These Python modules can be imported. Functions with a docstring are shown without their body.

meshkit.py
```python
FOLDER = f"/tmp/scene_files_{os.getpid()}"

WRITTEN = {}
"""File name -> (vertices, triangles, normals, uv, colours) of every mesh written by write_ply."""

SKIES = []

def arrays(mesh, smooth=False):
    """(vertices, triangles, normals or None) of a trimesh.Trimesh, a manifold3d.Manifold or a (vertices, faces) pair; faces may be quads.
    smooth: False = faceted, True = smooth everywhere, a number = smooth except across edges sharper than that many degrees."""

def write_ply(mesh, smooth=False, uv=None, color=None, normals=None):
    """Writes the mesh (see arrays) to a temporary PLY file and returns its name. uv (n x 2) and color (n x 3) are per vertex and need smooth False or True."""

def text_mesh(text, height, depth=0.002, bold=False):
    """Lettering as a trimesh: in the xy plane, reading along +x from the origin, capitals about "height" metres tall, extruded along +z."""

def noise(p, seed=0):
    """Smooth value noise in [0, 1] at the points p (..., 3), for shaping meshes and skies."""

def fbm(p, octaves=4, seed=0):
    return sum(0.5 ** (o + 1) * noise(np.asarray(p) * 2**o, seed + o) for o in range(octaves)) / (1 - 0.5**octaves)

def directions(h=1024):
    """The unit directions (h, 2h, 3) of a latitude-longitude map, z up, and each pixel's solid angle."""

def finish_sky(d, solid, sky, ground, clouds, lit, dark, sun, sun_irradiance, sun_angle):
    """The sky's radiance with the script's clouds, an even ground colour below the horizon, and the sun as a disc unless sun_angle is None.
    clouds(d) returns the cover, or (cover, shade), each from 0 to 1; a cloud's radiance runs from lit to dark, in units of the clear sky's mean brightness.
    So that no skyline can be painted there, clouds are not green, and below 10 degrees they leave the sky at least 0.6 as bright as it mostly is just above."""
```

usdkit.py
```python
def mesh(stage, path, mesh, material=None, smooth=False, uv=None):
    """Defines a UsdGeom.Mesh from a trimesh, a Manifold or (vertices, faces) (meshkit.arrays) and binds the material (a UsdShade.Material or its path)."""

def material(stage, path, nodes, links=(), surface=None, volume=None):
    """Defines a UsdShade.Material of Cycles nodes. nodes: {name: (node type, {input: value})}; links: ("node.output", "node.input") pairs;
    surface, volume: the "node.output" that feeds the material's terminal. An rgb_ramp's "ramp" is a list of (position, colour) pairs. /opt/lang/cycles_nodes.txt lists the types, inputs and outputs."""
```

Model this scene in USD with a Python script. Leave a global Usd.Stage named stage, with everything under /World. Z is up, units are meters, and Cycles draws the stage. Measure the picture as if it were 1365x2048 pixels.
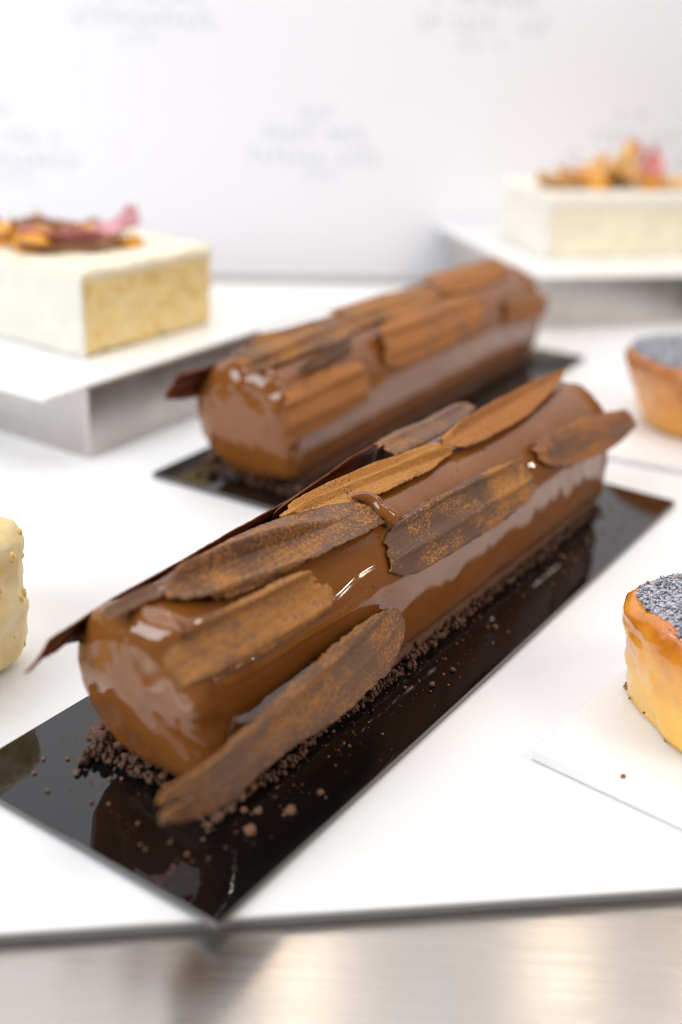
import math, random
import numpy as np, trimesh
import usdkit, meshkit
from meshkit import noise, fbm
from pxr import Usd, UsdGeom, UsdLux, UsdShade, Gf, Sdf, Vt

stage = Usd.Stage.CreateInMemory()
UsdGeom.SetStageUpAxis(stage, 'Z'); UsdGeom.SetStageMetersPerUnit(stage, 1.0)
world = UsdGeom.Xform.Define(stage, '/World'); stage.SetDefaultPrim(world.GetPrim())
T = Sdf.ValueTypeNames
rng = np.random.default_rng(7)

# ------------------------------------------------------------------ camera
PITCH, ROLL = 0.414495858, 0.0481779222
fw = np.array([0, math.cos(PITCH), -math.sin(PITCH)]); rt0 = np.array([1., 0, 0]); up0 = np.cross(rt0, fw)
rt = math.cos(ROLL) * rt0 + math.sin(ROLL) * up0; up = -math.sin(ROLL) * rt0 + math.cos(ROLL) * up0
CAM = np.array([0, 0, 0.2435])
cam = UsdGeom.Camera.Define(stage, '/World/camera')
cam.AddTransformOp().Set(Gf.Matrix4d(*rt, 0, *up, 0, *(-fw), 0, *CAM, 1))
cam.CreateHorizontalApertureAttr(24.0); cam.CreateVerticalApertureAttr(36.0)
cam.CreateFocalLengthAttr(2242.76 / 1365 * 24.0)
cam.CreateFStopAttr(3.7); cam.CreateFocusDistanceAttr(0.43)
cam.CreateClippingRangeAttr(Gf.Vec2f(0.01, 100)); cam.CreateExposureAttr(0.78)

# ------------------------------------------------------------------ light: an evenly lit shop interior
def rect(name, pos, look, w, h, inten, col):
    l = UsdLux.RectLight.Define(stage, '/World/' + name)
    z = np.array(pos, float) - np.array(look, float); z /= np.linalg.norm(z)
    x = np.cross([0, 0, 1.0], z) if abs(z[2]) < .999 else np.array([1., 0, 0]); x /= np.linalg.norm(x); y = np.cross(z, x)
    l.AddTransformOp().Set(Gf.Matrix4d(*x, 0, *y, 0, *z, 0, *map(float, pos), 1))
    l.CreateWidthAttr(w); l.CreateHeightAttr(h); l.CreateIntensityAttr(inten); l.CreateColorAttr(Gf.Vec3f(*col))
    return l
dm = usdkit.material(stage, '/World/Looks/room_ambient', {'b': ('background_shader', {'color': (1.0, .97, .95), 'strength': .09})}, surface='b.background')
dome = UsdLux.DomeLight.Define(stage, '/World/room_ambient'); UsdShade.MaterialBindingAPI.Apply(dome.GetPrim()).Bind(dm)
rect('soft_ceiling_light', (.0, .62, 1.5), (.05, .60, 0), 1.7, 1.0, 1.45, (.94, .97, 1))
rect('left_key_light', (-1.15, -.45, .95), (0, .85, .10), 1.1, 1.0, 4.3, (.915, .955, 1))  # broad key from the front left, its source out of view
rect('right_fill_light', (1.25, -.15, 1.15), (.1, .6, .0), .7, .7, 4.6, (1, .88, .74))  # added unseen fill that brightens right-facing sides
k = 0
for (x, y, z) in ((-.025, 1.02, .84), (.30, 1.06, .84)):                  # warm spots over the back of the counter
    rect('warm_spot_%03d' % k, (x, y, z), (x, y - .1, 0), .07, .05, 15, (1, .80, .58)); k += 1
for i, (y, z) in enumerate(((.54, .17), (.57, .21), (.60, .25), (.64, .40), (.75, .36), (.77, .45), (.86, .36), (.89, .42), (1.22, .36), (1.25, .42))):
    rect('led_bar_%03d' % i, (1.55, y, z), (.1, .45, .05), .020 + .03 * (i % 2), .055 - .03 * (i % 2), 22, (1, .91, .78))   # small lamps across the aisle on the right
rect('led_bar_back', (.56, 1.05, .98), (-.05, .30, .07), .09, .03, 25, (1, .86, .68))

# ------------------------------------------------------------------ materials
def mat(name, nodes, links=(), surface='p.BSDF'):
    return usdkit.material(stage, '/World/Looks/' + name, nodes, links, surface)
def plain(name, col, rough=.5, bump=0, scale=300, var=0, **kw):
    n = {'p': ('principled_bsdf', {'base_color': col, 'roughness': rough, **kw}), 'tc': ('texture_coordinate', {})}
    l = []
    if bump:
        n['nb'] = ('noise_texture', {'scale': scale, 'detail': 4}); n['b'] = ('bump', {'strength': bump, 'distance': .001})
        l += [('tc.object', 'nb.vector'), ('nb.fac', 'b.height'), ('b.normal', 'p.normal')]
    if var:
        n['nv'] = ('noise_texture', {'scale': scale * .25, 'detail': 4})
        n['r'] = ('rgb_ramp', {'ramp': [(.3, tuple(np.array(col) * (1 - var))), (.7, tuple(np.minimum(1, np.array(col) * (1 + var))))]})
        l += [('tc.object', 'nv.vector'), ('nv.fac', 'r.fac'), ('r.color', 'p.base_color')]
    return mat(name, n, l)

M = {}
M['white_panel'] = plain('white_panel', (.84, .835, .84), .55, var=.012, scale=30)
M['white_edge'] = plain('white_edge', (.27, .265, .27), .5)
M['white_board'] = plain('white_board', (.86, .85, .84), .35, var=.015, scale=60)
M['wall'] = plain('wall', (.84, .84, .885), .6, bump=.05, scale=60)
M['print'] = plain('print', (.63, .66, .72), .6)
M['core'] = plain('board_core', (.13, .125, .12), .35)
M['crumb'] = plain('crumb', (.15, .075, .046), .85, bump=.5, scale=1500, var=.35)
M['loose'] = plain('loose_crumb', (.22, .10, .055), .8, bump=.4, scale=1500, var=.4)
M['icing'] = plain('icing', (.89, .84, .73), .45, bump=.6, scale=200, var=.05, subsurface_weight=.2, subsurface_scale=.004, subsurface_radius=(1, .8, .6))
M['cream'] = plain('cream', (.88, .80, .62), .5, bump=.6, scale=200, var=.08)
M['nut'] = plain('nut', (.80, .60, .20), .6, bump=.3, scale=500, var=.25)
M['petal_pink'] = plain('petal_pink', (.70, .33, .36), .5, var=.3, scale=150)
M['petal_orange'] = plain('petal_orange', (.82, .46, .16), .5, var=.3, scale=150)
M['petal_red'] = plain('petal_red', (.68, .24, .22), .5, var=.3, scale=150)
M['curl_brown'] = plain('curl_brown', (.26, .10, .035), .45, var=.3, scale=150)
M['fruit'] = plain('fruit', (.75, .33, .02), .25, var=.2, scale=200)
M['crust'] = plain('burnt_crust', (.24, .10, .03), .6, bump=.5, scale=600, var=.5)

M['black'] = mat('black_gloss', {'tc': ('texture_coordinate', {}), 'n': ('noise_texture', {'scale': 1400, 'detail': 2}), 'n2': ('noise_texture', {'scale': 25, 'detail': 4}),
    'r': ('rgb_ramp', {'ramp': [(.72, (.004, .004, .0045)), (.78, (.03, .02, .014))]}), 'rr': ('map_range', {'from_min': .3, 'from_max': .8, 'to_min': .015, 'to_max': .07}),
    'p': ('principled_bsdf', {'specular_ior_level': .68})},
    [('tc.object', 'n.vector'), ('tc.object', 'n2.vector'), ('n.fac', 'r.fac'), ('r.color', 'p.base_color'), ('n2.fac', 'rr.value'), ('rr.result', 'p.roughness')])

def steel(name, tx, ty, tz, rough=.27, aniso=.75, col=(.62, .60, .58), sc=(4, 1600, 1600)):
    return mat(name, {'tc': ('texture_coordinate', {}), 'm': ('mapping', {'scale': sc}), 'n': ('noise_texture', {'scale': 1, 'detail': 3}),
        'rr': ('map_range', {'from_min': .25, 'from_max': .75, 'to_min': rough - .05, 'to_max': rough + .06}), 'v': ('combine_xyz', {'x': tx, 'y': ty, 'z': tz}),
        'b': ('bump', {'strength': .03, 'distance': .0003}), 'n3': ('noise_texture', {'scale': 14, 'detail': 5}),
        'cr': ('rgb_ramp', {'ramp': [(.3, tuple(np.array(col) * .9)), (.7, tuple(np.array(col) * 1.05))]}),
        'p': ('principled_bsdf', {'metallic': 1, 'anisotropic': aniso})},
        [('tc.object', 'm.vector'), ('m.vector', 'n.vector'), ('n.fac', 'rr.value'), ('rr.result', 'p.roughness'), ('v.vector', 'p.tangent'), ('n.fac', 'b.height'), ('b.normal', 'p.normal'),
         ('tc.object', 'n3.vector'), ('n3.fac', 'cr.fac'), ('cr.color', 'p.base_color')])
M['steel'] = steel('brushed_steel', 0, 1, 0, .25, .7, (.48, .445, .41))
M['steel_box'] = steel('brushed_steel_box', 0, 0, 1, .33, .3, (.60, .57, .55), (40, 40, 3))

# milk chocolate mirror glaze
M['glaze'] = mat('chocolate_glaze', {'tc': ('texture_coordinate', {}), 'n': ('noise_texture', {'scale': 30, 'detail': 3}), 'n2': ('noise_texture', {'scale': 1700, 'detail': 1}),
    'r': ('rgb_ramp', {'ramp': [(.3, (.198, .065, .0130)), (.7, (.240, .083, .0175))]}), 'sp': ('rgb_ramp', {'ramp': [(.73, (0, 0, 0)), (.76, (1, 1, 1))]}),
    'mx': ('mix_color', {'b': (.36, .17, .05)}), 'b': ('bump', {'strength': .25, 'distance': .0004}),
    'p': ('principled_bsdf', {'roughness': .05, 'specular_ior_level': .6})},
    [('tc.object', 'n.vector'), ('tc.object', 'n2.vector'), ('n.fac', 'r.fac'), ('r.color', 'mx.a'), ('n2.fac', 'sp.fac'), ('sp.color', 'mx.fac'), ('mx.result', 'p.base_color'), ('sp.color', 'b.height')])
# chocolate shards with cocoa dust where the mesh attribute "dust" says so
def choc(name, base, dust, fine=900, ramp=[(.47, (0, 0, 0)), (.54, (.65, .65, .65)), (.66, (.95, .95, .95))]):
    return mat(name, {'tc': ('texture_coordinate', {}), 'at': ('attribute', {'attribute': 'dust'}),
        'n': ('noise_texture', {'scale': fine, 'detail': 4, 'roughness': .6}), 'n2': ('noise_texture', {'scale': 110, 'detail': 3}),
        'mp': ('mapping', {'scale': (22, 420, 420)}), 'ns': ('noise_texture', {'scale': 1, 'detail': 3, 'distortion': .4}), 'hs': ('math', {'math_type': 'multiply_add', 'value2': .30}), 'hb': ('math', {'math_type': 'multiply_add', 'value2': 1.3}), 'm0': ('math', {'math_type': 'subtract', 'value2': .15}), 'm1': ('math', {'math_type': 'multiply_add', 'value2': 1.0}), 'm2': ('math', {'math_type': 'multiply_add', 'value2': .3}),
        'a1': ('math', {'math_type': 'add'}), 's': ('math', {'math_type': 'subtract', 'value2': .62}),
        'r': ('rgb_ramp', {'ramp': ramp}),
        'cb': ('rgb_ramp', {'ramp': [(.3, tuple(np.array(base) * .93)), (.7, tuple(np.array(base) * 1.07))]}),
        'cd': ('rgb_ramp', {'ramp': [(.35, tuple(np.array(dust) * .8)), (.65, tuple(np.array(dust) * 1.15))]}),
        'mx': ('mix_color', {}), 'rg': ('map_range', {'to_min': .36, 'to_max': .85}), 'b': ('bump', {'strength': .8, 'distance': .0007}),
        'p': ('principled_bsdf', {'specular_ior_level': .45})},
        [('tc.object', 'n.vector'), ('tc.object', 'n2.vector'), ('n.fac', 'm1.value1'), ('n2.fac', 'm2.value1'), ('m2.value', 'm1.value3'), ('s.value', 'm2.value3'),
         ('at.fac', 's.value1'), ('tc.object', 'mp.vector'), ('mp.vector', 'ns.vector'), ('ns.fac', 'hs.value1'), ('m1.value', 'm0.value1'), ('m0.value', 'hs.value3'), ('ns.fac', 'hb.value1'), ('m1.value', 'hb.value3'), ('hs.value', 'r.fac'), ('r.color', 'mx.fac'), ('n2.fac', 'cb.fac'), ('n.fac', 'cd.fac'), ('cb.color', 'mx.a'), ('cd.color', 'mx.b'),
         ('mx.result', 'p.base_color'), ('r.color', 'rg.value'), ('rg.result', 'p.roughness'), ('hb.value', 'b.height'), ('b.normal', 'p.normal')])
M['choc'] = choc('shard_chocolate', (.135, .058, .027), (.40, .165, .035))
M['choc_speckle'] = choc('shard_chocolate_speckled', (.120, .052, .027), (.44, .19, .040), 1050, [(.50, (0, 0, 0)), (.53, (.9, .9, .9)), (.7, (1, 1, 1))])
M['choc_orange'] = choc('shard_chocolate_orange', (.15, .060, .026), (.40, .155, .040), 600)
M['choc_backlit'] = choc('shard_chocolate_backlit', (.12, .026, .008), (.30, .10, .02))  # red-brown stands for light glowing through thin chocolate
M['cake_body'] = mat('warm_lit_side', {'tc': ('texture_coordinate', {}), 'n': ('noise_texture', {'scale': 115, 'detail': 5}), 'v': ('voronoi_texture', {'scale': 130}),
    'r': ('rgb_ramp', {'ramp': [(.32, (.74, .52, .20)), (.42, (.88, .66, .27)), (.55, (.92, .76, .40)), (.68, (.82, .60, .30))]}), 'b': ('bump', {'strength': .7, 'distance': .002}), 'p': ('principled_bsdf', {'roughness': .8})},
    [('tc.object', 'n.vector'), ('tc.object', 'v.vector'), ('n.fac', 'r.fac'), ('r.color', 'p.base_color'), ('v.distance', 'b.height'), ('b.normal', 'p.normal')])  # yellow stands for warm light on the left cake's right side
M['nutcoat'] = mat('nutty_white_coat', {'tc': ('texture_coordinate', {}), 'n': ('noise_texture', {'scale': 60, 'detail': 3}),
    'r': ('rgb_ramp', {'ramp': [(.35, (.84, .64, .28)), (.62, (.88, .76, .46))]}), 'p': ('principled_bsdf', {'roughness': .4})},
    [('tc.object', 'n.vector'), ('n.fac', 'r.fac'), ('r.color', 'p.base_color')])
# caramelised bun: amber at the shoulder, yellow lower down (object z)
def bunmat(nm, ramp): return mat(nm, {'tc': ('texture_coordinate', {}), 'x': ('separate_xyz', {}), 'n': ('noise_texture', {'scale': 55, 'detail': 4}), 'mr': ('map_range', {'from_min': 0, 'from_max': .052}),
    'ad': ('math', {'math_type': 'multiply_add', 'value2': 1.0}), 'sb': ('math', {'math_type': 'subtract', 'value2': .47}),
    'r': ('rgb_ramp', {'ramp': ramp}),
    'b': ('bump', {'strength': .7, 'distance': .0015}), 'p': ('principled_bsdf', {'roughness': .22, 'coat_weight': .5, 'coat_roughness': .06})},
    [('tc.object', 'x.vector'), ('x.z', 'mr.value'), ('tc.object', 'n.vector'), ('n.fac', 'ad.value1'), ('mr.result', 'sb.value1'), ('sb.value', 'ad.value3'), ('ad.value', 'r.fac'),
     ('r.color', 'p.base_color'), ('n.fac', 'b.height'), ('b.normal', 'p.normal')])
M['bun'] = bunmat('caramel_bun', [(.0, (.88, .55, .13)), (.28, (.90, .50, .08)), (.52, (.84, .38, .045)), (.78, (.70, .24, .02)), (1, (.45, .12, .012))])
M['bun_dark'] = bunmat('caramel_bun_dark', [(.0, (.74, .34, .04)), (.4, (.70, .30, .04)), (.7, (.55, .19, .02)), (1, (.30, .08, .01))])
M['seeds'] = mat('dark_seed_sugar', {'tc': ('texture_coordinate', {}), 'n': ('noise_texture', {'scale': 520, 'detail': 3, 'roughness': .7}),
    'r': ('rgb_ramp', {'ramp': [(.38, (.07, .075, .09)), (.48, (.27, .27, .31)), (.60, (.62, .62, .66))]}), 'b': ('bump', {'strength': .9, 'distance': .001}), 'p': ('principled_bsdf', {'roughness': .7})},
    [('tc.object', 'n.vector'), ('n.fac', 'r.fac'), ('r.color', 'p.base_color'), ('n.fac', 'b.height'), ('b.normal', 'p.normal')])

# ------------------------------------------------------------------ helpers
taken = {}
def numbered(path):
    n = taken.get(path, 0); taken[path] = n + 1
    return path if n == 0 else '%s_%03d' % (path, n)
def setdata(p, label=None, cat=None, group=None, kind=None):
    for k_, v_ in (('label', label), ('category', cat), ('group', group), ('kind', kind)):
        if v_: p.SetCustomDataByKey(k_, v_)
    return p
def obj(name, mesh, m, parent='/World', smooth=False, uv=None, **kw):
    path = numbered(str(parent) + '/' + name)
    g = usdkit.mesh(stage, path, mesh, M[m], smooth=smooth, uv=uv)
    setdata(g.GetPrim(), **kw)
    return g
def thing(name, loc=(0, 0, 0), rotz=0, **kw):
    x = UsdGeom.Xform.Define(stage, numbered('/World/' + name))
    x.AddTranslateOp().Set(Gf.Vec3d(*map(float, loc)))
    if rotz: x.AddRotateZOp().Set(float(rotz))
    setdata(x.GetPrim(), **kw)
    return str(x.GetPath())
def rbox(x0, x1, y0, y1, z0, z1, r=.001, seg=3):
    """box with rounded edges"""
    import manifold3d as m3
    s = [m3.Manifold.sphere(r, 4 * seg).translate((x, y, z)) for x in (x0 + r, x1 - r) for y in (y0 + r, y1 - r) for z in (z0 + r, z1 - r)]
    return m3.Manifold.batch_hull(s)
def poly_slab(pts, z0, z1):
    from shapely.geometry import Polygon
    m = trimesh.creation.extrude_polygon(Polygon(pts), z1 - z0, engine='earcut'); m.apply_translation((0, 0, z0)); return m
def lumpy(sub, r, seed, amp=.45, squash=1.0, fr=1.6):
    m = trimesh.creation.icosphere(sub); v = m.vertices
    n = fbm(v * fr + seed * 7.31, 3, seed % 91) - .5
    v = v * (1 + amp * 2 * n)[:, None] * r
    v[:, 2] *= squash
    return trimesh.Trimesh(v, m.faces, process=False)
def grid_faces(nu, nv, flip=False):
    i, j = np.meshgrid(np.arange(nu - 1), np.arange(nv - 1), indexing='ij'); a = (i * nv + j).ravel()
    q = np.stack([a, a + nv, a + nv + 1, a + 1], 1)
    return q[:, ::-1] if flip else q

# ------------------------------------------------------------------ setting
ct = poly_slab([(-1.4, -.05), (.215, .20), (.420, 1.40), (-1.6, 1.08)], -.046, -.0047)
obj('counter', ct, 'steel', kind='structure')
PA = math.atan2(.032, .204); pd = np.array([math.cos(PA), math.sin(PA)]); pn = np.array([-pd[1], pd[0]])
P0 = np.array([-.04, .2515])
def pan(s, t): return tuple(P0 + pd * s + pn * t)
pt = thing('white_tabletop', label='large white display panel lying on the steel counter under all the cakes', cat='tabletop')
obj('surface', poly_slab([pan(-.55, 0), (.222, .2926), (.372, 1.17), pan(-.55, .86)], -.0012, 0), 'white_panel', pt)
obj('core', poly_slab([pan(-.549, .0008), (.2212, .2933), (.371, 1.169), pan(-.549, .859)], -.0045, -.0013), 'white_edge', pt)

# back wall with faint printed marks
WD = math.radians(9); wd = np.array([math.cos(WD), math.sin(WD), 0]); wn = np.array([-wd[1], wd[0], 0])
W0 = np.array([-.05, 1.17, 0])
wt = thing('wall', tuple(W0), math.degrees(WD))
stage.GetPrimAtPath(wt).SetCustomDataByKey('kind', 'structure')
obj('wall_face', trimesh.creation.box(bounds=[(-1.6, 0, -.05), (1.8, .03, 1.6)]), 'wall', wt)
def mark(cx, cz, seed):
    r = random.Random(seed); parts = []
    for (dz, wdt, n, hh) in ((.030, .036, 3, .012), (.010, .105, 10, .013), (-.012, .135, 12, .014), (-.030, .05, 4, .008)):
        x = -wdt / 2; step = wdt / n
        for i in range(n):
            if r.random() < .12: x += step; continue
            w = step * r.uniform(.55, .8)
            b = trimesh.creation.box(bounds=[(cx + x, -.0006, cz + dz - hh / 2), (cx + x + w * .3, -.0001, cz + dz + hh / 2)]); parts.append(b)
            z_ = cz + dz + r.choice((-.5, 0, .5)) * hh * .8
            parts.append(trimesh.creation.box(bounds=[(cx + x + w * .31, -.0006, z_ - hh * .1), (cx + x + w, -.0001, z_ + hh * .1)]))
            x += step
    return trimesh.util.concatenate(parts)
for i, (mx, mz) in enumerate(((-.29, .117), (.010, .128), (.335, .134), (-.155, .248), (.172, .258), (-.46, .24), (.50, .262))):
    obj('printed_mark', mark(mx, mz, 5 + i), 'print', wt)

# ------------------------------------------------------------------ black boards and logs
ZT = .0035; LW, LL = .1143, .4004
BO = [((-.02998, .24748, 0), math.degrees(.9953343)), ((-.00876, .53158, 0), math.degrees(1.0514919))]
labels = ['glossy black cake board under the front yule log, its corner overhanging the panel edge', 'glossy black cake board under the blurred rear yule log']
for k_ in range(2):
    b = thing('cake_board', BO[k_][0], BO[k_][1], label=labels[k_], cat='cake board')
    obj('top_sheet', rbox(0, LL, 0, LW, .0030, ZT, .0002), 'black', b)
    obj('core', rbox(.0002, LL - .0002, .0002, LW - .0002, .0002, .00295, .0004), 'core', b)

class Log:
    """frame of one log: s along the board, phi round the axis from the top towards the viewer's side"""
    def __init__(self, tc, zc, R, s0, s1, seed): self.tc, self.zc, self.R, self.s0, self.s1, self.seed = tc, zc, R, s0, s1, seed
    def at(self, s, phi, rad):
        return np.stack([s, self.tc - rad * np.sin(phi), ZT + self.zc + rad * np.cos(phi)], -1)
    def section(self, phi):
        # radius factor: a circle above, a little fuller and deeper below
        b = (self.zc - .0034) / self.R
        c, q = np.cos(phi), np.abs(np.sin(phi))
        n = np.where(np.sin(phi) > 0, 5.0, 2.5)
        return np.where(c >= 0, 1.0, (q ** n + (np.abs(c) / b) ** n + 1e-12) ** (-1 / n))
    def body(self):
        c, R, NP = .011, self.R, 200
        th = np.linspace(math.pi / 2, 0, 16)
        cap_s, cap_r = c * (1 - np.sin(th)), R - c * (1 - np.cos(th))
        fr = np.linspace(.02, 1, 14)[:-1]
        fs = -.0015 * (1 - fr ** 2)
        st = np.concatenate([self.s0 + fs, self.s0 + cap_s, np.linspace(self.s0 + c, self.s1 - c, 260)[1:-1], (self.s1 - cap_s)[::-1], (self.s1 - fs)[::-1]])
        rr = np.concatenate([fr * (R - c), cap_r, np.full(258, R), cap_r[::-1], (fr * (R - c))[::-1]])
        ph = np.linspace(0, 2 * np.pi, NP, endpoint=False)
        S, PH = np.meshgrid(st, ph, indexing='ij'); RR = np.repeat(rr[:, None], NP, 1)
        p = self.at(S, PH, RR * self.section(PH))
        n0 = np.stack([S * 0, -np.sin(PH), np.cos(PH)], -1)
        X = np.stack([S, RR * np.cos(PH), RR * np.sin(PH)], -1)
        # waves in the glaze, stronger low on the flank; lumps round both ends
        d = .0007 * (noise(X * [50, 45, 45], self.seed) - .5) + .00018 * (noise(X * [130, 40, 40], self.seed + 3) - .5)
        side = np.clip(np.sin(PH), 0, 1) ** 2
        zz = X[..., 1]; d += side * (.00042 * (noise(np.stack([S * 75 + zz * 60, zz * 30, S * 0 + 9], -1), self.seed + 5) - .5) + .00010 * (noise(np.stack([S * 190 + zz * 150, zz * 40, S * 0], -1), self.seed + 8) - .5))
        e = np.exp(-((S - self.s0 - .004) / .007) ** 2) + np.exp(-((S - self.s1 + .004) / .007) ** 2)
        rim = np.clip(RR / R, 0, 1) ** 4
        d += e * rim * (.0075 * (fbm(X * 75, 3, self.seed + 11) - .42) + .0030 * (fbm(X * 210, 2, self.seed + 13) - .5) + .0014)
        p = p + n0 * (d * np.clip(RR / R, .0, 1))[..., None]
        face = np.clip(1 - (S - self.s0) / .006, 0, 1)
        p[..., 0] -= face * (-.0036 * (fbm(X * [0, 58, 58] + 3, 3, self.seed + 17) - .5) + .0026 * rim * (fbm(X * [0, 160, 160] + 5, 2, self.seed + 19) - .5))
        p[..., 2] = np.maximum(p[..., 2], ZT + .0022)
        h = np.clip((ZT + self.zc + .01 - p[..., 2]) / .044, 0, 1)
        p[..., 0] += .010 * h ** 1.4 * np.clip(1 - (S - self.s0) / .05, 0, 1)
        nu = len(st); v = p.reshape(-1, 3)
        i, j = np.meshgrid(np.arange(nu - 1), np.arange(NP), indexing='ij'); j2 = (j + 1) % NP
        q = np.stack([i * NP + j, i * NP + j2, (i + 1) * NP + j2, (i + 1) * NP + j], -1).reshape(-1, 4)[:, ::-1]
        f = np.vstack([q[:, [0, 1, 2]], q[:, [0, 2, 3]]])
        c0, c1 = len(v), len(v) + 1
        v = np.vstack([v, p[0].mean(0), p[-1].mean(0)])
        a = np.arange(NP); b = (a + 1) % NP; o = (nu - 1) * NP
        f = np.vstack([f, np.stack([np.full(NP, c0), b, a], 1)[:, ::-1] * 1, np.stack([np.full(NP, c1), o + a, o + b], 1)[:, ::-1]])
        m = trimesh.Trimesh(v, f, process=False); 
        if m.volume < 0: m.invert()
        return m
    def crumbs(self, n, seed):
        r = np.random.default_rng(seed); base = []
        for i in range(14):
            ps = []
            for q in range(3):
                m = lumpy(1, r.uniform(.45, .85), seed + 9 * i + q, .9, fr=2.4); m.apply_translation(r.normal(0, .45, 3)); ps.append(m)
            base.append(trimesh.util.concatenate(ps))
        V, F, o = [], [], 0
        L = self.s1 - self.s0 - .006; Wb = self.R * .965
        per = 2 * (L + 2 * Wb)
        for i in range(n):
            q = r.uniform(0, per)
            big = r.random()
            rad = .0003 + .0013 * big ** 3
            off = -abs(r.normal(0, .0022)) + .0012
            if q < L: s, t, nx, ny = self.s0 + .003 + q, self.tc - Wb, 0, -1
            elif q < L + 2 * Wb: s, t, nx, ny = self.s1 - .003, self.tc - Wb + q - L, 1, 0
            elif q < 2 * L + 2 * Wb: s, t, nx, ny = self.s1 - .003 - (q - L - 2 * Wb), self.tc + Wb, 0, 1
            else: s, t, nx, ny = self.s0 + .010, self.tc + Wb - (q - 2 * L - 2 * Wb), -1, 0
            wob = .0022 * (noise(np.array([[s * 80, t * 80, 1.]]), seed)[0] - .5) * 2
            s += nx * (off + wob); t += ny * (off + wob)
            z = ZT + rad * .7 + r.uniform(0, .0030) * (1 if r.random() < .75 else .2)
            if i % 6 == 0: s, t, z = self.s0 + .010 + r.uniform(0, .026), self.tc + r.uniform(-1, 1) * Wb, ZT + rad * .7 + r.uniform(.0, .0055)
            if i % 23 == 0: s, t, z = self.s0 + .012 + abs(r.normal(0, .007)), self.tc + Wb + r.normal(-.001, .003), ZT + rad + r.uniform(0, .0075); rad *= 1.25
            m = base[r.integers(14)]
            Rm = trimesh.transformations.random_rotation_matrix(r.random(3))[:3, :3]
            V.append((m.vertices * rad * r.uniform(.7, 1.25, 3)) @ Rm.T + [s, t, z]); F.append(m.faces + o); o += len(m.vertices)
        core = rbox(self.s0 + .022, self.s1 - .006, self.tc - Wb + .003, self.tc + Wb - .003, ZT + .0002, ZT + .0055, .002)
        v, f, _ = meshkit.arrays(core); V.append(v); F.append(f + o)
        return np.vstack(V), np.vstack(F)

def resample(pts, n):
    p = np.array(pts, float); q = p[:, :2] * [1, .00055]
    d = np.concatenate([[0], np.cumsum(np.linalg.norm(np.diff(q, axis=0), axis=1))]); d /= d[-1]
    from scipy.interpolate import PchipInterpolator
    return PchipInterpolator(d, p, axis=0)(np.linspace(0, 1, n))
def g1(x, c, w): return np.exp(-((x - c) / w) ** 2)

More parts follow.
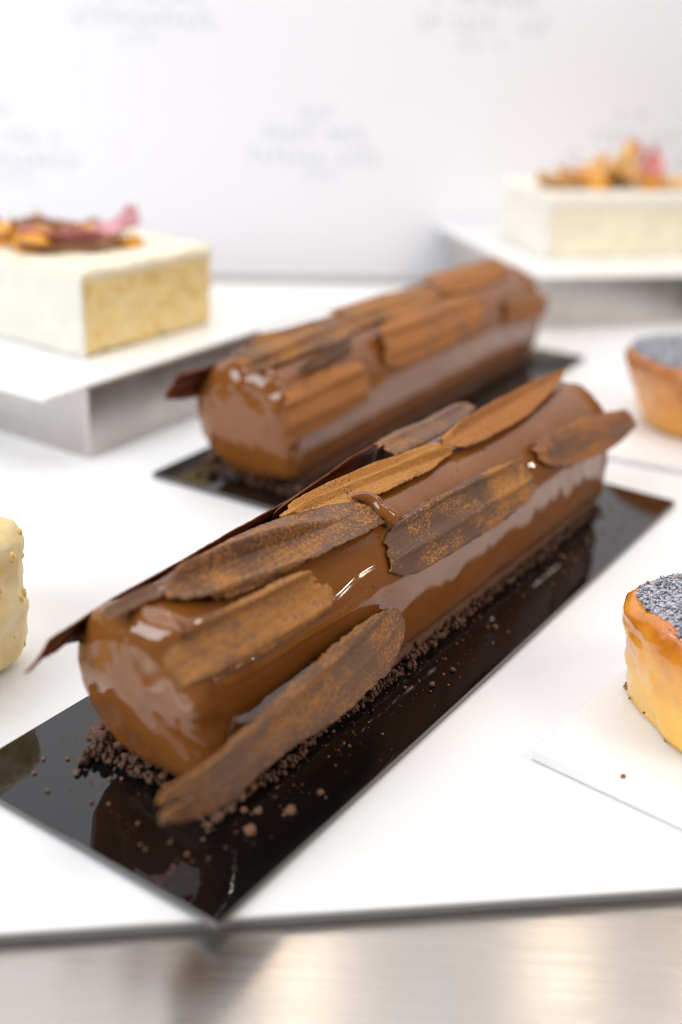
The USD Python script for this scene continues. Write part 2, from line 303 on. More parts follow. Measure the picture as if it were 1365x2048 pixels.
def shard(log, U, Lo, parent, m='choc', seed=1, dust=.5, bulge=.0, ridges=((.35, .05, .0010), (.7, .06, .0008)), lip=.0006, th=.0018, rag=(.0035, .0035), edge=.0008, notches=8, dust_u=0., **kw):
    """a flake of scraped chocolate: a ragged outline filled with a fine grid that is lifted off the log along its radius"""
    import shapely
    from shapely.geometry import Polygon
    from scipy.interpolate import RBFInterpolator
    R_ = log.R
    U_, L2 = resample(U, 24), resample(Lo, 24)
    P = np.vstack([U_, L2[::-1]]); q = np.stack([P[:, 0], R_ * np.radians(P[:, 1])], 1)
    c0 = q.mean(0); mid = (U_ + L2) / 2; ax = np.array([mid[-1, 0] - mid[0, 0], R_ * np.radians(mid[-1, 1] - mid[0, 1])]); ax /= np.linalg.norm(ax); bx = np.array([-ax[1], ax[0]])
    ab = np.stack([(q - c0) @ ax, (q - c0) @ bx], 1)
    lf = RBFInterpolator(ab, P[:, 2], smoothing=1e-7, kernel='thin_plate_spline')
    ring = Polygon(ab).buffer(.0006).buffer(-.0006)
    ring = max(getattr(ring, 'geoms', [ring]), key=lambda g: g.area).exterior
    n = int(ring.length / .00035); t = np.linspace(0, ring.length, n, endpoint=False)
    e = shapely.get_coordinates(shapely.line_interpolate_point(ring, t)); tan = np.roll(e, -1, 0) - np.roll(e, 1, 0); tan /= np.linalg.norm(tan, axis=1, keepdims=True) + 1e-12
    nr = np.stack([tan[:, 1], -tan[:, 0]], 1)
    if ring.is_ccw is False: nr = -nr
    a0, a1 = ab[:, 0].min(), ab[:, 0].max(); b0, b1 = ab[:, 1].min(), ab[:, 1].max(); Ln = a1 - a0
    ends = np.abs(nr @ np.array([1., 0])) ** 2
    ra = np.where(e[:, 0] < (a0 + a1) / 2, rag[0], rag[1])
    x3 = np.stack([e[:, 0], e[:, 1], e[:, 0] * 0 + seed * .37], 1)
    w = fbm(x3 * [700, 700, 1], 3, seed) - .5; w2 = fbm(x3 * [190, 190, 1], 2, seed + 5) - .55
    e = e + nr * (edge * 1.6 * w + edge * .9 * w2 + ends * ra * 2.2 * (fbm(x3 * [260, 420, 1], 3, seed + 9) - .6))[:, None]
    poly = Polygon(e).buffer(0)
    r = np.random.default_rng(seed)
    for i in range(notches):                                             # small splits running in from the ends
        sd = 0 if r.random() < .5 else 1
        y = r.uniform(b0 + .2 * (b1 - b0), b1 - .2 * (b1 - b0)); x = a0 if sd == 0 else a1; k_ = 1 if sd == 0 else -1; ln = r.uniform(.2, 1.) * (.004 + 2.2 * rag[sd]); hw = r.uniform(.0003, .0009)
        poly = poly.difference(Polygon([(x - k_ * .02, y - hw * 3), (x - k_ * .02, y + hw * 3), (x + k_ * ln, y + r.normal(0, .0006))]))
    poly = max(getattr(poly, 'geoms', [poly]), key=lambda g: g.area)
    h = .00062
    X, Y = np.meshgrid(np.arange(a0 - .006, a1 + .006, h), np.arange(b0 - .006, b1 + .006, h), indexing='ij'); sh = X.shape
    g = np.stack([X.ravel(), Y.ravel()], 1); ptsg = shapely.points(g); bd = shapely.union_all([poly.exterior])
    ins = shapely.contains_xy(poly, g[:, 0], g[:, 1]); dist = shapely.distance(bd, ptsg)
    near = ins | (dist < h * .8)
    sn = ~ins & near
    g[sn] = shapely.get_coordinates(shapely.line_interpolate_point(poly.exterior, shapely.line_locate_point(poly.exterior, ptsg[sn]))); dist[sn] = 0
    nk = near.reshape(sh); ik = ins.reshape(sh)
    okc = nk[:-1, :-1] & nk[1:, :-1] & nk[1:, 1:] & nk[:-1, 1:] & (ik[:-1, :-1] | ik[1:, :-1] | ik[1:, 1:] | ik[:-1, 1:])
    i_, j_ = np.nonzero(okc); nv = sh[1]; A = i_ * nv + j_
    Q = np.stack([A, A + nv, A + nv + 1, A + 1], 1)
    used = np.unique(Q); mp = np.full(len(g), -1); mp[used] = np.arange(len(used)); Q = mp[Q]; g = g[used]; dist = dist[used]; N = len(g)
    u = (g[:, 0] - a0) / Ln; v = 1 - (g[:, 1] - b0) / (b1 - b0) if (U_[12, 1] > L2[12, 1]) == (bx[1] < 0) else (g[:, 1] - b0) / (b1 - b0)
    if (bx[1] > 0) != (L2[12, 1] > U_[12, 1]): v = 1 - (g[:, 1] - b0) / (b1 - b0)
    else: v = (g[:, 1] - b0) / (b1 - b0)
    def N3(*c): return noise(np.stack([x + 0 * u for x in c], -1), seed)
    lift = lf(g) + bulge * 4 * v * (1 - v)
    for i, (c, wd_, am) in enumerate(ridges):
        x = v - c + .10 * (N3(u * 3.1, i * 5.3, .5) - .5) + .03 * (N3(u * 14, i * 3.3, .5) - .5)
        fade = np.clip(.25 + 1.9 * (N3(u * 2.3, i * 7.7, 2.5) - .18), 0, 1) * np.clip(np.minimum(u, 1 - u) * 9, .25, 1)
        lift += am * 3.0 * fade * np.where(x < 0, np.exp(-(x / (wd_ * 2.0)) ** 2), np.exp(-(x / .028) ** 2))
    lift += .00016 * (N3(u * Ln * 40, v * 13, 1.5) - .5) + .0007 * (N3(u * Ln * 60, v * 2.5, 3.5) - .5) + .00022 * (N3(u * Ln * 420, v * (b1 - b0) * 420, 4.5) - .5)
    lift += lip * np.exp(-(dist / .0014) ** 2) * (N3(u * Ln * 80, v * 3, 8.5) * 1.6 - .2)
    rim = np.exp(-(dist / .0005) ** 2)
    tk = th * (.55 + .45 * np.clip(dist / .003, 0, 1))
    p = c0 + g[:, :1] * ax + g[:, 1:] * bx; s_, ph = p[:, 0], p[:, 1] / R_
    top = log.at(s_, ph, R_ + lift - rim * tk * .3); bot = log.at(s_, ph, R_ + lift - tk)
    ed = np.concatenate([Q[:, [0, 1]], Q[:, [1, 2]], Q[:, [2, 3]], Q[:, [3, 0]]]); key = ed[:, 0].astype(np.int64) * N + ed[:, 1]; rev = ed[:, 1].astype(np.int64) * N + ed[:, 0]
    be = ed[~np.isin(key, rev)]; bu = np.unique(be); bm = np.full(N, -1); bm[bu] = np.arange(len(bu)); k_ = len(bu)
    Rq = np.stack([2 * N + bm[be[:, 0]], 2 * N + k_ + bm[be[:, 0]], 2 * N + k_ + bm[be[:, 1]], 2 * N + bm[be[:, 1]]], 1)
    V = np.vstack([top, bot, top[bu], bot[bu]]); F = np.vstack([Q, Q[:, ::-1] + N, Rq])
    mesh = trimesh.Trimesh(V, np.vstack([F[:, [0, 1, 2]], F[:, [0, 2, 3]]]), process=False)
    if mesh.volume < 0: mesh.invert()
    dn = noise(np.stack([g[:, 0] * 60, g[:, 1] * 90, u * 0 + seed * 1.3], -1), seed + 50) - .5
    wv = np.clip(dust - .06 + .30 * dn + .6 * dust_u * (u - .5) - .04 * np.exp(-(dist / .0010) ** 2), 0, 1)
    d = np.concatenate([wv, np.full(N, .12), np.full(2 * k_, .55)])
    gm = obj('chocolate_shard', (mesh.vertices, mesh.faces), m, parent, smooth=True, **kw)
    UsdGeom.PrimvarsAPI(gm).CreatePrimvar('dust', T.FloatArray, 'vertex').Set(Vt.FloatArray.FromNumpy(d.astype(np.float32)))
    return gm
def L_(pts, lift):
    """(s, phi) points with a lift that runs evenly between two values"""
    return [(s, p, lift if np.isscalar(lift) else lift[0] + (lift[1] - lift[0]) * i / (len(pts) - 1)) for i, (s, p) in enumerate(pts)]

log0 = Log(.0575, .0385, .030, .0255, .362, 3)
t0 = thing('yule_log', BO[0][0], BO[0][1], label='sharp glossy milk chocolate yule log in front with cocoa dusted shards', cat='yule log cake')
obj('glaze', log0.body(), 'glaze', t0, smooth=True)
obj('crumb_base', log0.crumbs(3600, 11), 'crumb', t0, smooth=50)
# big shard low on the near flank, its left end sticking out past the log
shard(log0, [(-.0075, 83, .0135), (.0085, 82, .0145), (.0326, 80, .0132), (.063, 80, .0096), (.0984, 80, .0060), (.1175, 82, .0048), (.1330, 91, .0042)],
      [(.0003, 112, .0091), (.0095, 112, .0134), (.022, 112, .0150), (.0492, 112, .0153), (.0806, 112, .0170), (.1073, 112, .0160), (.1304, 110, .0112), (.1405, 104, .0058)],
      t0, seed=2, dust=.50, bulge=-.001, ridges=((.12, .07, .0018), (.55, .10, .0010)), lip=.001, th=.0018, rag=(.008, .0015), label='large shard low on the near flank with a split left tip')
shard(log0, L_([(.018, 37.7), (.0358, 33.6), (.0579, 33.3), (.0789, 34.0), (.0905, 38.4), (.0976, 46.8)], (.006, .003)),
      L_([(.0156, 55.1), (.0227, 56.8), (.0372, 61.5), (.0591, 63.8), (.081, 64.7), (.0985, 60.0)], (.005, .003)), t0, seed=5, dust=.62, ridges=((.16, .07, .0020), (.85, .1, .0008)), th=.0017, label='round ended shard heavily dusted with cocoa')
shard(log0, [(.0455, -10, .003), (.0610, -17, .003), (.0830, -19, .003), (.1050, -13, .003), (.1241, -2.9, .003), (.1445, 12.9, .003)],
      L_([(.0412, 7.7), (.0496, 22.5), (.0611, 28.2), (.0805, 31.4), (.1056, 33.7), (.1269, 35.6), (.1468, 35.9)], .003), t0, seed=8, dust=.50, ridges=((.50, .06, .0022), (.93, .07, .0012)), th=.0017, label='long shard on top of the log with a ridge down its middle')
shard(log0, L_([(.115, -16), (.135, -17.5), (.1600, -18), (.1974, -12.1), (.2122, -5.6), (.223, 3.4)], .0032),
      L_([(.1128, -10), (.1296, 2.3), (.1454, 11.8), (.1702, 17.2), (.1929, 18.6), (.219, 14.0)], .003), t0, m='choc_speckle', seed=11, dust=.74, dust_u=.35, ridges=((.3, .06, .0012), (.6, .07, .0014)), lip=.0003, label='narrow shard thickly covered in pale cocoa')
shard(log0, L_([(.1385, 47), (.148, 41), (.1629, 38.0), (.1908, 39.5), (.223, 42.0), (.2542, 48)], .0018),
      L_([(.1345, 66), (.143, 75), (.1682, 82), (.1959, 84.6), (.2265, 87), (.2617, 76.9)], .0018), t0, m='choc_speckle', seed=14, dust=.48, dust_u=.35, ridges=((.12, .06, .0007), (.55, .05, .0007), (.86, .05, .0009)), lip=.0003, rag=(.004, .003), notches=6, label='wide flat shard on the near flank speckled with cocoa')
shard(log0, [(.2210, 1, .0058), (.2475, -1, .0085), (.284, -3, .0082), (.3260, -3, .0078), (.3600, -1, .0060)],
      [(.2174, 6.4, .004), (.2238, 17.6, .004), (.249, 21.0, .004), (.2807, 20.7, .004), (.3096, 15.4, .0045), (.3540, 1.5, .0058)], t0, m='choc_orange', seed=17, dust=.85, ridges=((.25, .06, .0012),), lip=.0002, label='leaf shaped shard standing off the far top, orange with cocoa')
shard(log0, L_([(.2671, 41.6), (.2884, 43.5), (.3161, 45.5), (.3385, 50.6), (.3720, 60.6)], (.002, .004)),
      L_([(.2678, 47.9), (.2720, 61.4), (.3009, 77.8), (.3269, 84), (.3561, 88), (.3860, 82)], (.002, .004)), t0, m='choc_orange', seed=20, dust=.58, ridges=((.5, .2, .0006),), lip=.0002, label='shard hanging over the far right end')
# thin shards on the back, backlit red put into their colour, seen from inside
shard(log0, [(.0030, -58, -.0043), (.0095, -52, -.0026), (.0118, -46, -.0004), (.0185, -45, .0004), (.0272, -45, .0009), (.0418, -45, .0022), (.0635, -45, .0026), (.0873, -45, .0032), (.1078, -45, .0042), (.1257, -45, .0046), (.146, -43, .0050)],
      [(.0036, -59, -.0046), (.0125, -60, -.0031), (.019, -63, -.0022), (.028, -72, .001), (.04, -80, .0012), (.06, -84, .0012), (.08, -86, .0012), (.095, -86, .0012), (.11, -84, .0012), (.13, -80, .0012), (.15, -78, .0012)], t0, m='choc_backlit', seed=23, dust=.3, th=.0012, ridges=((.4, .1, .0003),), lip=.0002, rag=(.0, .002), label='thin backlit coloured shard along the back, its pointed tip past the log end')
shard(log0, [(.1300, -32, .0036), (.154, -32, .0060), (.1853, -32, .0088), (.2102, -32, .0098)],
      [(.1350, -66, .0012), (.16, -72, .0012), (.19, -74, .0012), (.215, -74, .0012)], t0, m='choc_backlit', seed=26, dust=.3, th=.0012, ridges=((.4, .1, .0003),), lip=.0003, rag=(.003, .002), label='thin shard coloured backlit red standing up along the back')
shard(log0, [(.200, -33, .0092), (.218, -33, .0100), (.2402, -32, .0091), (.2648, -30, .0096), (.2790, -28, .0080)],
      [(.196, -16, .0028), (.215, -12, .0032), (.236, -10, .0035), (.258, -13, .004), (.275, -18, .0055)], t0, seed=27, dust=.45, th=.0012, ridges=((.4, .1, .0006),), lip=.0003, rag=(.003, .002), label='smooth shard lying along the back top beside the leaf shaped one')
shard(log0, L_([(.0234, -16), (.0357, -16), (.0445, -9)], .0018), L_([(.0201, -3), (.0321, 0), (.0395, 4)], (.0015, .004)), t0, seed=29, dust=.15, ridges=((.5, .1, .001),), rag=(.0008, .0008), label='small plain shard on the front left shoulder')
# curl of chocolate at the right end of the long top shard
def chain(log, pts, seed):
    import manifold3d as m3
    out = []; P = [(log.at(np.array([a]), np.radians([b]), np.array([log.R + l]))[0], r_) for a, b, l, r_ in pts]
    for (p, r0), (q, r1) in zip(P, P[1:]):
        v, f, _ = meshkit.arrays(m3.Manifold.batch_hull([m3.Manifold.sphere(r0, 20).translate(tuple(p)), m3.Manifold.sphere(r1, 20).translate(tuple(q))])); out.append(trimesh.Trimesh(v, f))
    return out
cu = chain(log0, ((.1425, 10, .0048, .0009), (.1450, 13,   .0052, .0019), (.1470, 17, .0052, .0024), (.1478, 22, .0048, .0026), (.1470, 27, .0044, .0023), (.1476, 31, .0042, .0028), (.1486, 35, .0040, .0030), (.1478, 38, .0040, .0020)), 1)
import manifold3d as m3
def join(parts, target=.0007, it=8):
    mf = m3.Manifold.batch_boolean([m3.Manifold(m3.Mesh(np.array(p.vertices, np.float32), np.array(p.faces, np.uint32))) for p in parts], m3.OpType.Add)
    v, f, _ = meshkit.arrays(mf.refine_to_length(target)); tm = trimesh.Trimesh(v, f); trimesh.smoothing.filter_taubin(tm, iterations=it); return tm
obj('chocolate_curl', join(cu), 'glaze', t0, smooth=True, label='small glossy curl at the end of the long top shard')

r = np.random.default_rng(61); V, F, o = [], [], 0
for i in range(46):
    m = lumpy(1, 10 ** r.uniform(-3.75, -3.15), 1200 + i, .8, .6, fr=2.2); p = log0.at(np.array([r.uniform(.06, .30)]), np.array([math.radians(r.uniform(5, 75))]), np.array([log0.R + .0002]))[0]
    V.append(m.vertices * [r.uniform(.6, 2.2), 1, 1] + p); F.append(m.faces + o); o += len(m.vertices)
obj('chocolate_flecks', (np.vstack(V), np.vstack(F)), 'choc_orange', t0, kind='stuff')

log1 = Log(.062, .0385, .032, .010, .372, 41)
t1 = thing('yule_log', BO[1][0], BO[1][1], label='blurred chocolate yule log behind, beside the steel riser', cat='yule log cake')
obj('glaze', log1.body(), 'glaze', t1, smooth=True)
obj('crumb_base', log1.crumbs(1600, 12), 'crumb', t1, smooth=True)
rear = {'a': ([(.004, 62), (.0189, 49.6), (.0608, 47.3), (.0922, 55.1)], [(.0, 85.8), (.0081, 96), (.0488, 98), (.0955, 92)], .75),
        'b': ([(.125, 32.0), (.182, 25), (.2269, 27), (.2751, 35)], [(.114, 66.1), (.136, 76), (.1844, 77), (.2526, 71.1)], .7),
        'c': ([(.0306, 38.9), (.0603, 33.3), (.1013, 24.1)], [(.0323, 43.7), (.0566, 45.5), (.0906, 40.2)], .45),
        'd': ([(-.004, 4), (.0437, -12), (.1013, -26), (.135, -10)], [(.0, 24), (.0329, 24), (.0732, 24), (.125, 18)], .55),
        'e': ([(.120, -18), (.2009, -30), (.252, -16)], [(.1184, 17), (.1705, 22), (.232, 18)], .6),
        'f': ([(.2387, -14), (.3023, -22), (.3595, -6)], [(.2358, 17.3), (.2816, 27.2), (.3418, 26.5)], .65),
        'g': ([(.2997, 55.4), (.3433, 62.2), (.3792, 75)], [(.29, 86.0), (.3411, 95), (.3750, 98)], .6)}
rl = {'a': 'broad orange dusted shard at the near left end', 'b': 'broad shard high on the near flank', 'c': 'narrow shard near the left end', 'd': 'long shard along the left top', 'e': 'shard along the middle top', 'f': 'shard along the far top', 'g': 'shard past the far right end'}
for i, (kk, (a, b, du)) in enumerate(rear.items()):
    hi = {'d': (.009, .004), 'e': (.0075, .004), 'f': (.009, .005), 'b': (.006, .003), 'c': .0065}.get(kk, .0028)
    shard(log1, L_(a, hi), L_(b, .0018), t1, m='choc_orange' if kk in 'abfg' else 'choc', seed=60 + 3 * i, dust=du, th=.0013, rag=(.006, .006), edge=.0016, ridges=((.3, .08, .0009), (.7, .1, .0007)), label=rl[kk])
shard(log1, [(-.012, -40, .004), (.014, -42, .003), (.0467, -45, .003), (.08, -45, .003)], [(-.012, -70, .003), (.014, -78, .001), (.0467, -80, .001), (.08, -80, .001)], t1, m='choc_backlit', seed=90, dust=.35, label='shard coloured as backlit at the back sticking out past the left end')

# loose crumbs on the black boards: the bigger ones each a thing, the dust one mass
def board_pt(k_, s, t, z=ZT):
    a = math.radians(BO[k_][1]); o = BO[k_][0]
    return np.array([o[0] + s * math.cos(a) - t * math.sin(a), o[1] + s * math.sin(a) + t * math.cos(a), z])
for k_, n in ((0, 420), (1, 90)):
    r = np.random.default_rng(100 + k_); V, F, o = [], [], 0
    base = [lumpy(1, 1, 300 + i, .8, fr=2.4) for i in range(8)]
    for i in range(n):
        s = r.uniform(.0, LL); t = abs(r.normal(0, .011)) if r.random() < .0 else .027 - abs(r.normal(0, .0095))
        if r.random() < .22: s, t = r.uniform(.01, .05), r.uniform(.03, .1)
        if not (.002 < t < LW - .004): continue
        rad = .00018 + .00055 * r.random() ** 4
        m = base[r.integers(8)]; p = board_pt(k_, s, t, ZT + rad * .6)
        V.append(m.vertices * rad + p); F.append(m.faces + o); o += len(m.vertices)
    obj('cake_crumbs', (np.vstack(V), np.vstack(F)), 'loose', smooth=True, label=['fine brown crumbs strewn over the front black board', 'fine brown crumbs on the rear black board'][k_], cat='crumbs', kind='stuff')
spots = [(.052, .012, .0016), (.036, .0165, .0018), (.0455, .0205, .0012), (.043, .0245, .0011), (.066, .010, .0010), (.148, .0135, .0011), (.163, .0125, .0010), (.205, .0145, .0011), (.024, .082, .0010), (.012, .083, .0007), (.0345, .0285, .0014), (.29, .0205, .0011)]
for i, (s, t, rad) in enumerate(spots):
    m = lumpy(3, rad, 500 + i, .7, .8, fr=2.2); m.apply_translation(board_pt(0, s, t, ZT + rad * .75))
    obj('cake_crumb', m, 'loose', smooth=True, label='pinkish brown cake crumb lying loose on the front black board', cat='crumb', group='loose crumbs on the front black board')

# ------------------------------------------------------------------ steel risers with white boards and layer cakes
def riser(name, corner, rot, length, width, h, label, th=.0012):
    """bent steel sheet box, near corner at the origin: x along its long visible face, y to the left"""
    t = thing(name, (*corner, 0), rot, label=label, cat='riser')
    from shapely.geometry import Polygon, box as sbox
    o = sbox(0, 0, length, width).buffer(-.003).buffer(.003, quad_segs=6); i = o.buffer(-th)
    m = trimesh.creation.extrude_polygon(o.difference(i), h - th - .0002, engine='earcut'); m.apply_translation((0, 0, .0002)); obj('wall_sheet', m, 'steel_box', t, smooth=35)
    m = trimesh.creation.extrude_polygon(o, th, engine='earcut'); m.apply_translation((0, 0, h - th)); obj('top_sheet', m, 'steel_box', t, smooth=35)
    return t
RA = 59.0
riser('steel_riser', (-.149, .613), RA, .172, .20, .0425, 'brushed steel riser box at left carrying the cake with pink petals')
b = thing('white_cake_board', (-.1665, .586, .0427), RA, label='white board on the left steel riser, overhanging its near edge', cat='cake board')
obj('board_sheet', rbox(0, .292, 0, .26, 0, .0022, .0005), 'white_board', b)
riser('steel_riser', (.150, .974), 17.5, .19, .18, .0475, 'brushed steel riser box at the far right behind the logs')
b = thing('white_cake_board', (.160, .958, .0477), 17.5, label='white board on the far right steel riser', cat='cake board')
obj('board_sheet', rbox(0, .225, 0, .25, 0, .0022, .0005), 'white_board', b)

def petal(length, width, curl, twist, th=.0008, n=26, w=12):
    u = np.linspace(0, 1, n)[:, None] * np.ones((1, w)); v = np.ones((n, 1)) * np.linspace(-1, 1, w)[None]
    wid = width / 2 * np.sin(np.pi * np.clip(u * .92 + .06, 0, 1)) ** .7
    x = (u - .5) * length; y = v * wid; z = curl * (4 * (u - .5) ** 2) * length * .25 + (v ** 2) * width * .22 + twist * v * (u - .5) * width
    z += .0012 * np.sin(u * 11 + v * 2)
    top = np.stack([x, y, z], -1).reshape(-1, 3); bot = top - [0, 0, th]; q = grid_faces(n, w); N = n * w
    ring = np.concatenate([np.arange(w), np.arange(1, n) * w + w - 1, (n - 1) * w + np.arange(w - 2, -1, -1), np.arange(n - 2, 0, -1) * w]); a, c = ring, np.roll(ring, -1)
    F = np.vstack([q, q[:, ::-1] + N, np.stack([a, a + N, c + N, c], 1)[:, ::-1]])
    m = trimesh.Trimesh(np.vstack([top, bot]), np.vstack([F[:, [0, 1, 2]], F[:, [0, 2, 3]]]), process=False)
    m.apply_translation((0, 0, -m.bounds[0][2])); 
    if m.volume < 0: m.invert()
    return m
def noisy_box(x0, x1, y0, y1, z0, z1, r, amp, seed, ln=.004):
    v, f, _ = meshkit.arrays(rbox(x0, x1, y0, y1, z0, z1, r, 4).refine_to_length(ln)); tm = trimesh.Trimesh(v, f)
    n = tm.vertex_normals; tm.vertices = tm.vertices + n * (amp * (fbm(tm.vertices * 110, 3, seed) - .5) * 2)[:, None]; return tm
def garnish(t, items, x0, y0, z):
    for (kind, mm, dx, dy, rot, ln, wd_, cu_, tl, dz) in items:
        if kind == 'fruit_piece': m = lumpy(3, ln * 1.3, int(rot) + 3, .3, .8); m.apply_translation((0, 0, ln * .6))
        elif kind == 'chocolate_curl':
            a = np.linspace(0, 4.2, 30); rr = wd_ * (1 - .08 * a); pts = np.stack([np.zeros(30), rr * np.sin(a), wd_ - rr * np.cos(a)], -1)
            top = np.concatenate([pts - [ln / 2, 0, 0], pts + [ln / 2, 0, 0]]); inn = top * [1, .8, .8] + [0, 0, wd_ * .2]
            q = np.stack([np.arange(29), np.arange(1, 30), np.arange(31, 60), np.arange(30, 59)], 1)
            m = trimesh.Trimesh(np.vstack([top, inn]), np.vstack([np.vstack([q[:, [0, 1, 2]], q[:, [0, 2, 3]]]), np.vstack([q[:, [2, 1, 0]], q[:, [3, 2, 0]]]) + 60]), process=False)
        else: m = petal(ln, wd_, cu_, .6)
        m.apply_transform(trimesh.transformations.rotation_matrix(math.radians(tl), (0, 1, 0)) @ np.eye(4)); m.apply_transform(trimesh.transformations.rotation_matrix(math.radians(rot), (0, 0, 1)))
        m.apply_translation((x0 + dx, y0 + dy, z + dz - min(0, 0)))
        m.vertices[:, :2] = (m.vertices[:, :2] - [x0 + dx, y0 + dy]) * 1.25 + [x0 + dx, y0 + dy]
        obj(kind, m, mm, t, smooth=40)
CR = 57.0
c1 = thing('layer_cake', (-.1605, .6645, .0452), CR, label='white iced cake with warm light painted on one side and pink petals, on the left riser', cat='cake')
obj('cake_body', noisy_box(.001, .122, .002, .118, 0, .049, .005, .0024, 31), 'cake_body', c1, smooth=True)  # coated side with the warm light put into its colour
obj('top_icing', noisy_box(-.001, .1225, .0012, .119, .045, .0545, .0045, .0018, 32), 'cream', c1, smooth=True)
obj('side_icing', noisy_box(-.0016, .0022, .001, .118, 0.0005, .0485, .0018, .0013, 33, .003), 'icing', c1, smooth=True)  # same coat, bright left light put in as a white slab
garnish(c1, [('petal', 'petal_pink', .050, .050, -35, .062, .018, .5, -8, .004), ('petal', 'petal_pink', .062, .044, -20, .04, .012, .8, -14, .007), ('petal', 'curl_brown', .030, .044, -30, .050, .012, .3, 0, .000),
    ('fruit_piece', 'fruit', .018, .064, 10, .007, 0, 0, 0, 0), ('fruit_piece', 'fruit', .028, .072, 50, .008, 0, 0, 0, 0), ('fruit_piece', 'fruit', .075, .034, 90, .0055, 0, 0, 0, 0), ('fruit_piece', 'fruit', .040, .082, 120, .007, 0, 0, 0, 0),
    ('chocolate_curl', 'curl_brown', .080, .066, 60, .022, .007, 0, 0, 0), ('chocolate_curl', 'curl_brown', .045, .098, 20, .030, .008, 0, 0, 0), ('chocolate_curl', 'icing', .066, .036, -40, .012, .006, 0, 0, 0),
    ('petal', 'petal_orange', .060, .085, 70, .05, .018, .4, 0, .002), ('petal', 'curl_brown', .030, .110, 60, .06, .02, .4, 0, .003), ('petal', 'petal_orange', .045, .075, 100, .05, .022, .3, 0, .001), ('fruit_piece', 'fruit', .025, .095, 33, .008, 0, 0, 0, 0), ('chocolate_curl', 'curl_brown', .06, .083, 100, .03, .007, 0, 0, .001)], 0, 0, .054)
c2 = thing('layer_cake', (.172, 1.040, .0502), 17.5, label='white iced cake with orange and red petals, on the far right riser', cat='cake')
obj('cake_body', noisy_box(.012, .18, .0005, .10, 0, .046, .002, .0015, 36), 'cream', c2, smooth=True)
obj('top_icing', noisy_box(0, .18, -.001, .101, .043, .059, .004, .001, 37), 'icing', c2, smooth=True)
obj('side_icing', noisy_box(0, .0125, -.0005, .1, 0, .0445, .002, .0008, 38), 'icing', c2, smooth=True)
garnish(c2, [('petal', 'petal_orange', .040, .03, 15, .070, .024, .6, -10, .001), ('petal', 'petal_orange', .075, .035, -20, .06, .026, 1.0, -25, .006), ('petal', 'petal_orange', .10, .03, 30, .06, .024, .9, 15, .004), ('petal', 'petal_red', .098, .045, -30, .05, .024, 1.2, -30, .008),
    ('petal', 'petal_red', .125, .04, 40, .045, .022, 1.2, -25, .006), ('petal', 'petal_orange', .13, .022, -10, .06, .02, .5, 5, .002), ('fruit_piece', 'fruit', .06, .02, 10, .007, 0, 0, 0, 0), ('fruit_piece', 'fruit', .115, .018, 70, .006, 0, 0, 0, 0), ('chocolate_curl', 'curl_brown', .088, .03, 10, .03, .007, 0, 0, 0)], 0, 0, .059)

# nut coated cake at the left edge
ec = thing('nut_cake', (-.1185, .392, 0), 62, label='ivory coated cake with nut pieces cut off by the left picture edge', cat='cake')
v, f, _ = meshkit.arrays(rbox(-.11, 0, 0, .075, .0004, .063, .012, 5).refine_to_length(.0025)); tm = trimesh.Trimesh(v, f); nn = tm.vertex_normals
tm.vertices = tm.vertices + nn * (.0042 * (fbm(tm.vertices * 75, 3, 5) - .5) * 2)[:, None]; tm.vertices[:, 2] = np.maximum(tm.vertices[:, 2], .0003)
obj('coating', tm, 'nutcoat', ec, smooth=True)
r = np.random.default_rng(77); V, F, o = [], [], 0
pts, fi = trimesh.sample.sample_surface(tm, 300, seed=4)
for i, (p, fx) in enumerate(zip(pts, fi)):
    if p[2] < .006 or p[2] > .058: continue
    m = lumpy(2, r.uniform(.0010, .0022), 700 + i, .5, fr=1.4); V.append(m.vertices * [1, 1, 1.3] + p - tm.face_normals[fx] * .0013); F.append(m.faces + o); o += len(m.vertices)
obj('nut_pieces', (np.vstack(V), np.vstack(F)), 'nut', ec, smooth=True, kind='stuff')
obj('cream_top', noisy_box(-.102, -.008, .008, .067, .0605, .067, .0025, .0012, 41, .003), 'icing', ec, smooth=True)

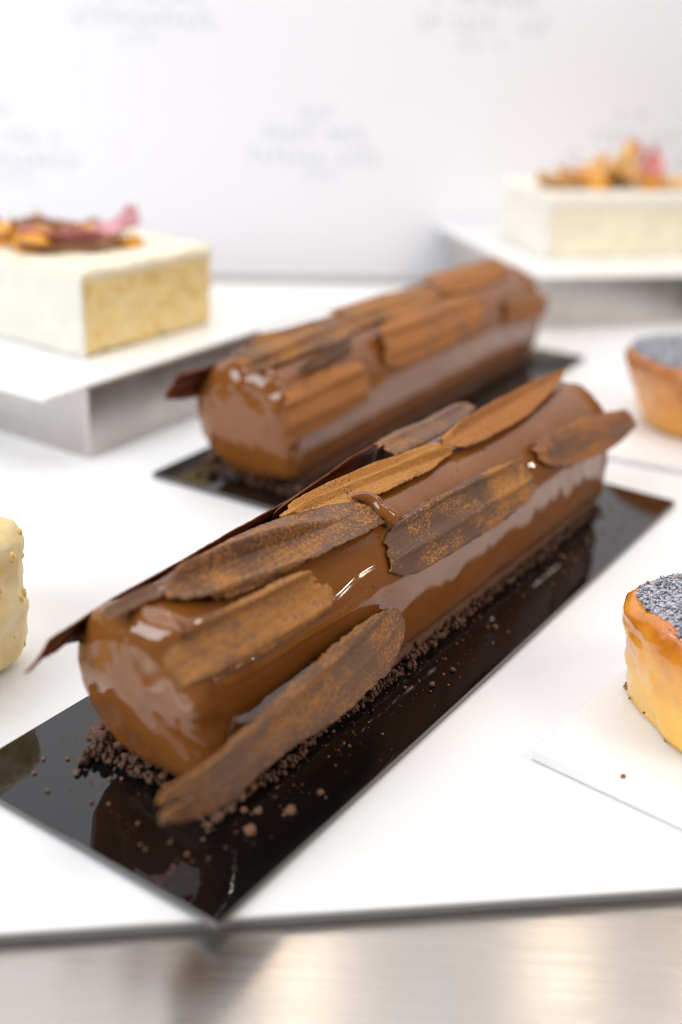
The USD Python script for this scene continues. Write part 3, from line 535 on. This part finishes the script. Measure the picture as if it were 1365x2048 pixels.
# small caramelised cakes at the right
def bun(loc, rb, rtp, h, dome, n, label, seed, m_='bun'):
    t = thing('caramel_cake', loc, 20, label=label, cat='small cake')
    NP = 96; ph = np.linspace(0, 2 * np.pi, NP, endpoint=False)
    se = (np.abs(np.cos(ph)) ** n + np.abs(np.sin(ph)) ** n) ** (-1 / n)
    prof = [(rb * x, .0006) for x in (.02, .5, .94)] + [(rb + .0008, .0014)] + [(rb + (rtp - rb) * x, .0015 + (h - .0015) * x) for x in np.linspace(.04, 1, 26)]
    sh = [(rtp - .006 * (1 - math.cos(a)), h + .006 * math.sin(a)) for a in np.linspace(.15, math.pi / 2, 8)]
    P = np.array(prof + sh); r0 = rtp - .006
    P = np.vstack([P, [(r0 * x, h + .006 + .001 * (1 - x * x)) for x in (.8, .5, .2, .02)]])
    pts = np.stack([P[:, 0][:, None] * (se * np.cos(ph)), P[:, 0][:, None] * (se * np.sin(ph)), np.repeat(P[:, 1][:, None], NP, 1)], -1)
    d = .0034 * (fbm(pts * 60, 3, seed) - .5) + .0016 * (fbm(pts * 200, 3, seed + 3) - .5)
    pts[..., :2] *= (1 + (d * (P[:, 1] > .001)[:, None] / rtp * 1.5))[..., None]; pts[..., 2] += d * (P[:, 1] > h * .9)[:, None]
    def close(pts):
        nu = len(pts); i, j = np.meshgrid(np.arange(nu - 1), np.arange(NP), indexing='ij'); j2 = (j + 1) % NP
        q = np.stack([i * NP + j, i * NP + j2, (i + 1) * NP + j2, (i + 1) * NP + j], -1).reshape(-1, 4)
        return (pts.reshape(-1, 3), np.vstack([q[:, [0, 1, 2]], q[:, [0, 2, 3]]]))
    obj('body', close(pts), m_, t, smooth=True)
    # dark sugared cap
    rc = rtp - .0045; x = np.concatenate([[1, 1.0], np.linspace(.985, .02, 30)])
    zc = h + .0062 + np.concatenate([[-.002, 0], dome * (1 - np.linspace(.985, .02, 30) ** 2.2)])
    cp = np.stack([rc * x[:, None] * se * np.cos(ph), rc * x[:, None] * se * np.sin(ph), np.repeat(zc[:, None], NP, 1)], -1)
    cp[..., 2] += .0016 * (fbm(cp * 420, 3, seed + 9) - .5); cp[..., :2] *= (1 + .05 * (fbm(cp * 170, 2, seed + 12) - .5))[..., None]
    obj('sugared_cap', close(cp), 'seeds', t, smooth=True)
    V, F, o = [], [], 0; rr = np.random.default_rng(seed)
    gb = [lumpy(1, 1, 40 + i, .6, .7, fr=2.) for i in range(6)]
    for i in range(2600):
        a = rr.uniform(0, 2 * np.pi); q = math.sqrt(rr.random()); se_ = (abs(math.cos(a)) ** n + abs(math.sin(a)) ** n) ** (-1 / n)
        if q > .93 and rr.random() < .5: continue
        m = gb[rr.integers(6)]; rad = rr.uniform(.0004, .00095); z = h + .0062 + dome * (1 - q ** 2.2) + rad * .3
        V.append(m.vertices * rad + [rc * 1.02 * q * se_ * math.cos(a), rc * 1.02 * q * se_ * math.sin(a), z]); F.append(m.faces + o); o += len(m.vertices)
    obj('sugar_grains', (np.vstack(V), np.vstack(F)), 'seeds', t, smooth=True, kind='stuff')
    V, F, o = [], [], 0
    for i in range(26):
        a = rr.uniform(0, 2 * np.pi); q = (abs(math.cos(a)) ** n + abs(math.sin(a)) ** n) ** (-1 / n) * (rb - .0004)
        m = lumpy(1, rr.uniform(.0003, .0010), 900 + i, .8, fr=2.4); V.append(m.vertices + [q * math.cos(a), q * math.sin(a), rr.uniform(.0003, .0026) ** 1]); F.append(m.faces + o); o += len(m.vertices)
    obj('burnt_rim', (np.vstack(V), np.vstack(F)), 'crust', t, smooth=True, kind='stuff')
w1 = thing('white_cake_board', (.0732, .3382, .0002), -38, label='white board under the nearer caramel cake at the right edge', cat='cake board')
obj('board_sheet', rbox(0, .088, 0, .115, 0, .0048, .0008), 'white_board', w1)
bun((.1515, .3675, .005), .0335, .0385, .0370, .004, 3.3, 'amber glazed small cake with grey sugared top at the right edge, nearer', 51)
w2 = thing('white_cake_board', (.150, .6570, .0002), -23.3, label='white board under the farther caramel cake, behind the front log', cat='cake board')
obj('board_sheet', rbox(0, .125, 0, .13, 0, .0042, .0008), 'white_board', w2)
bun((.2340, .7150, .0044), .033, .0500, .044, .006, 2.4, 'wide topped amber small cake with grey sugared top, upper right', 52, 'bun_dark')
sp = lumpy(2, .0008, 880, .6); sp.apply_translation((.1030, .3235, .0055))
obj('dark_speck', sp, 'crust', label='tiny dark speck on the white board before the nearer caramel cake', cat='crumb')
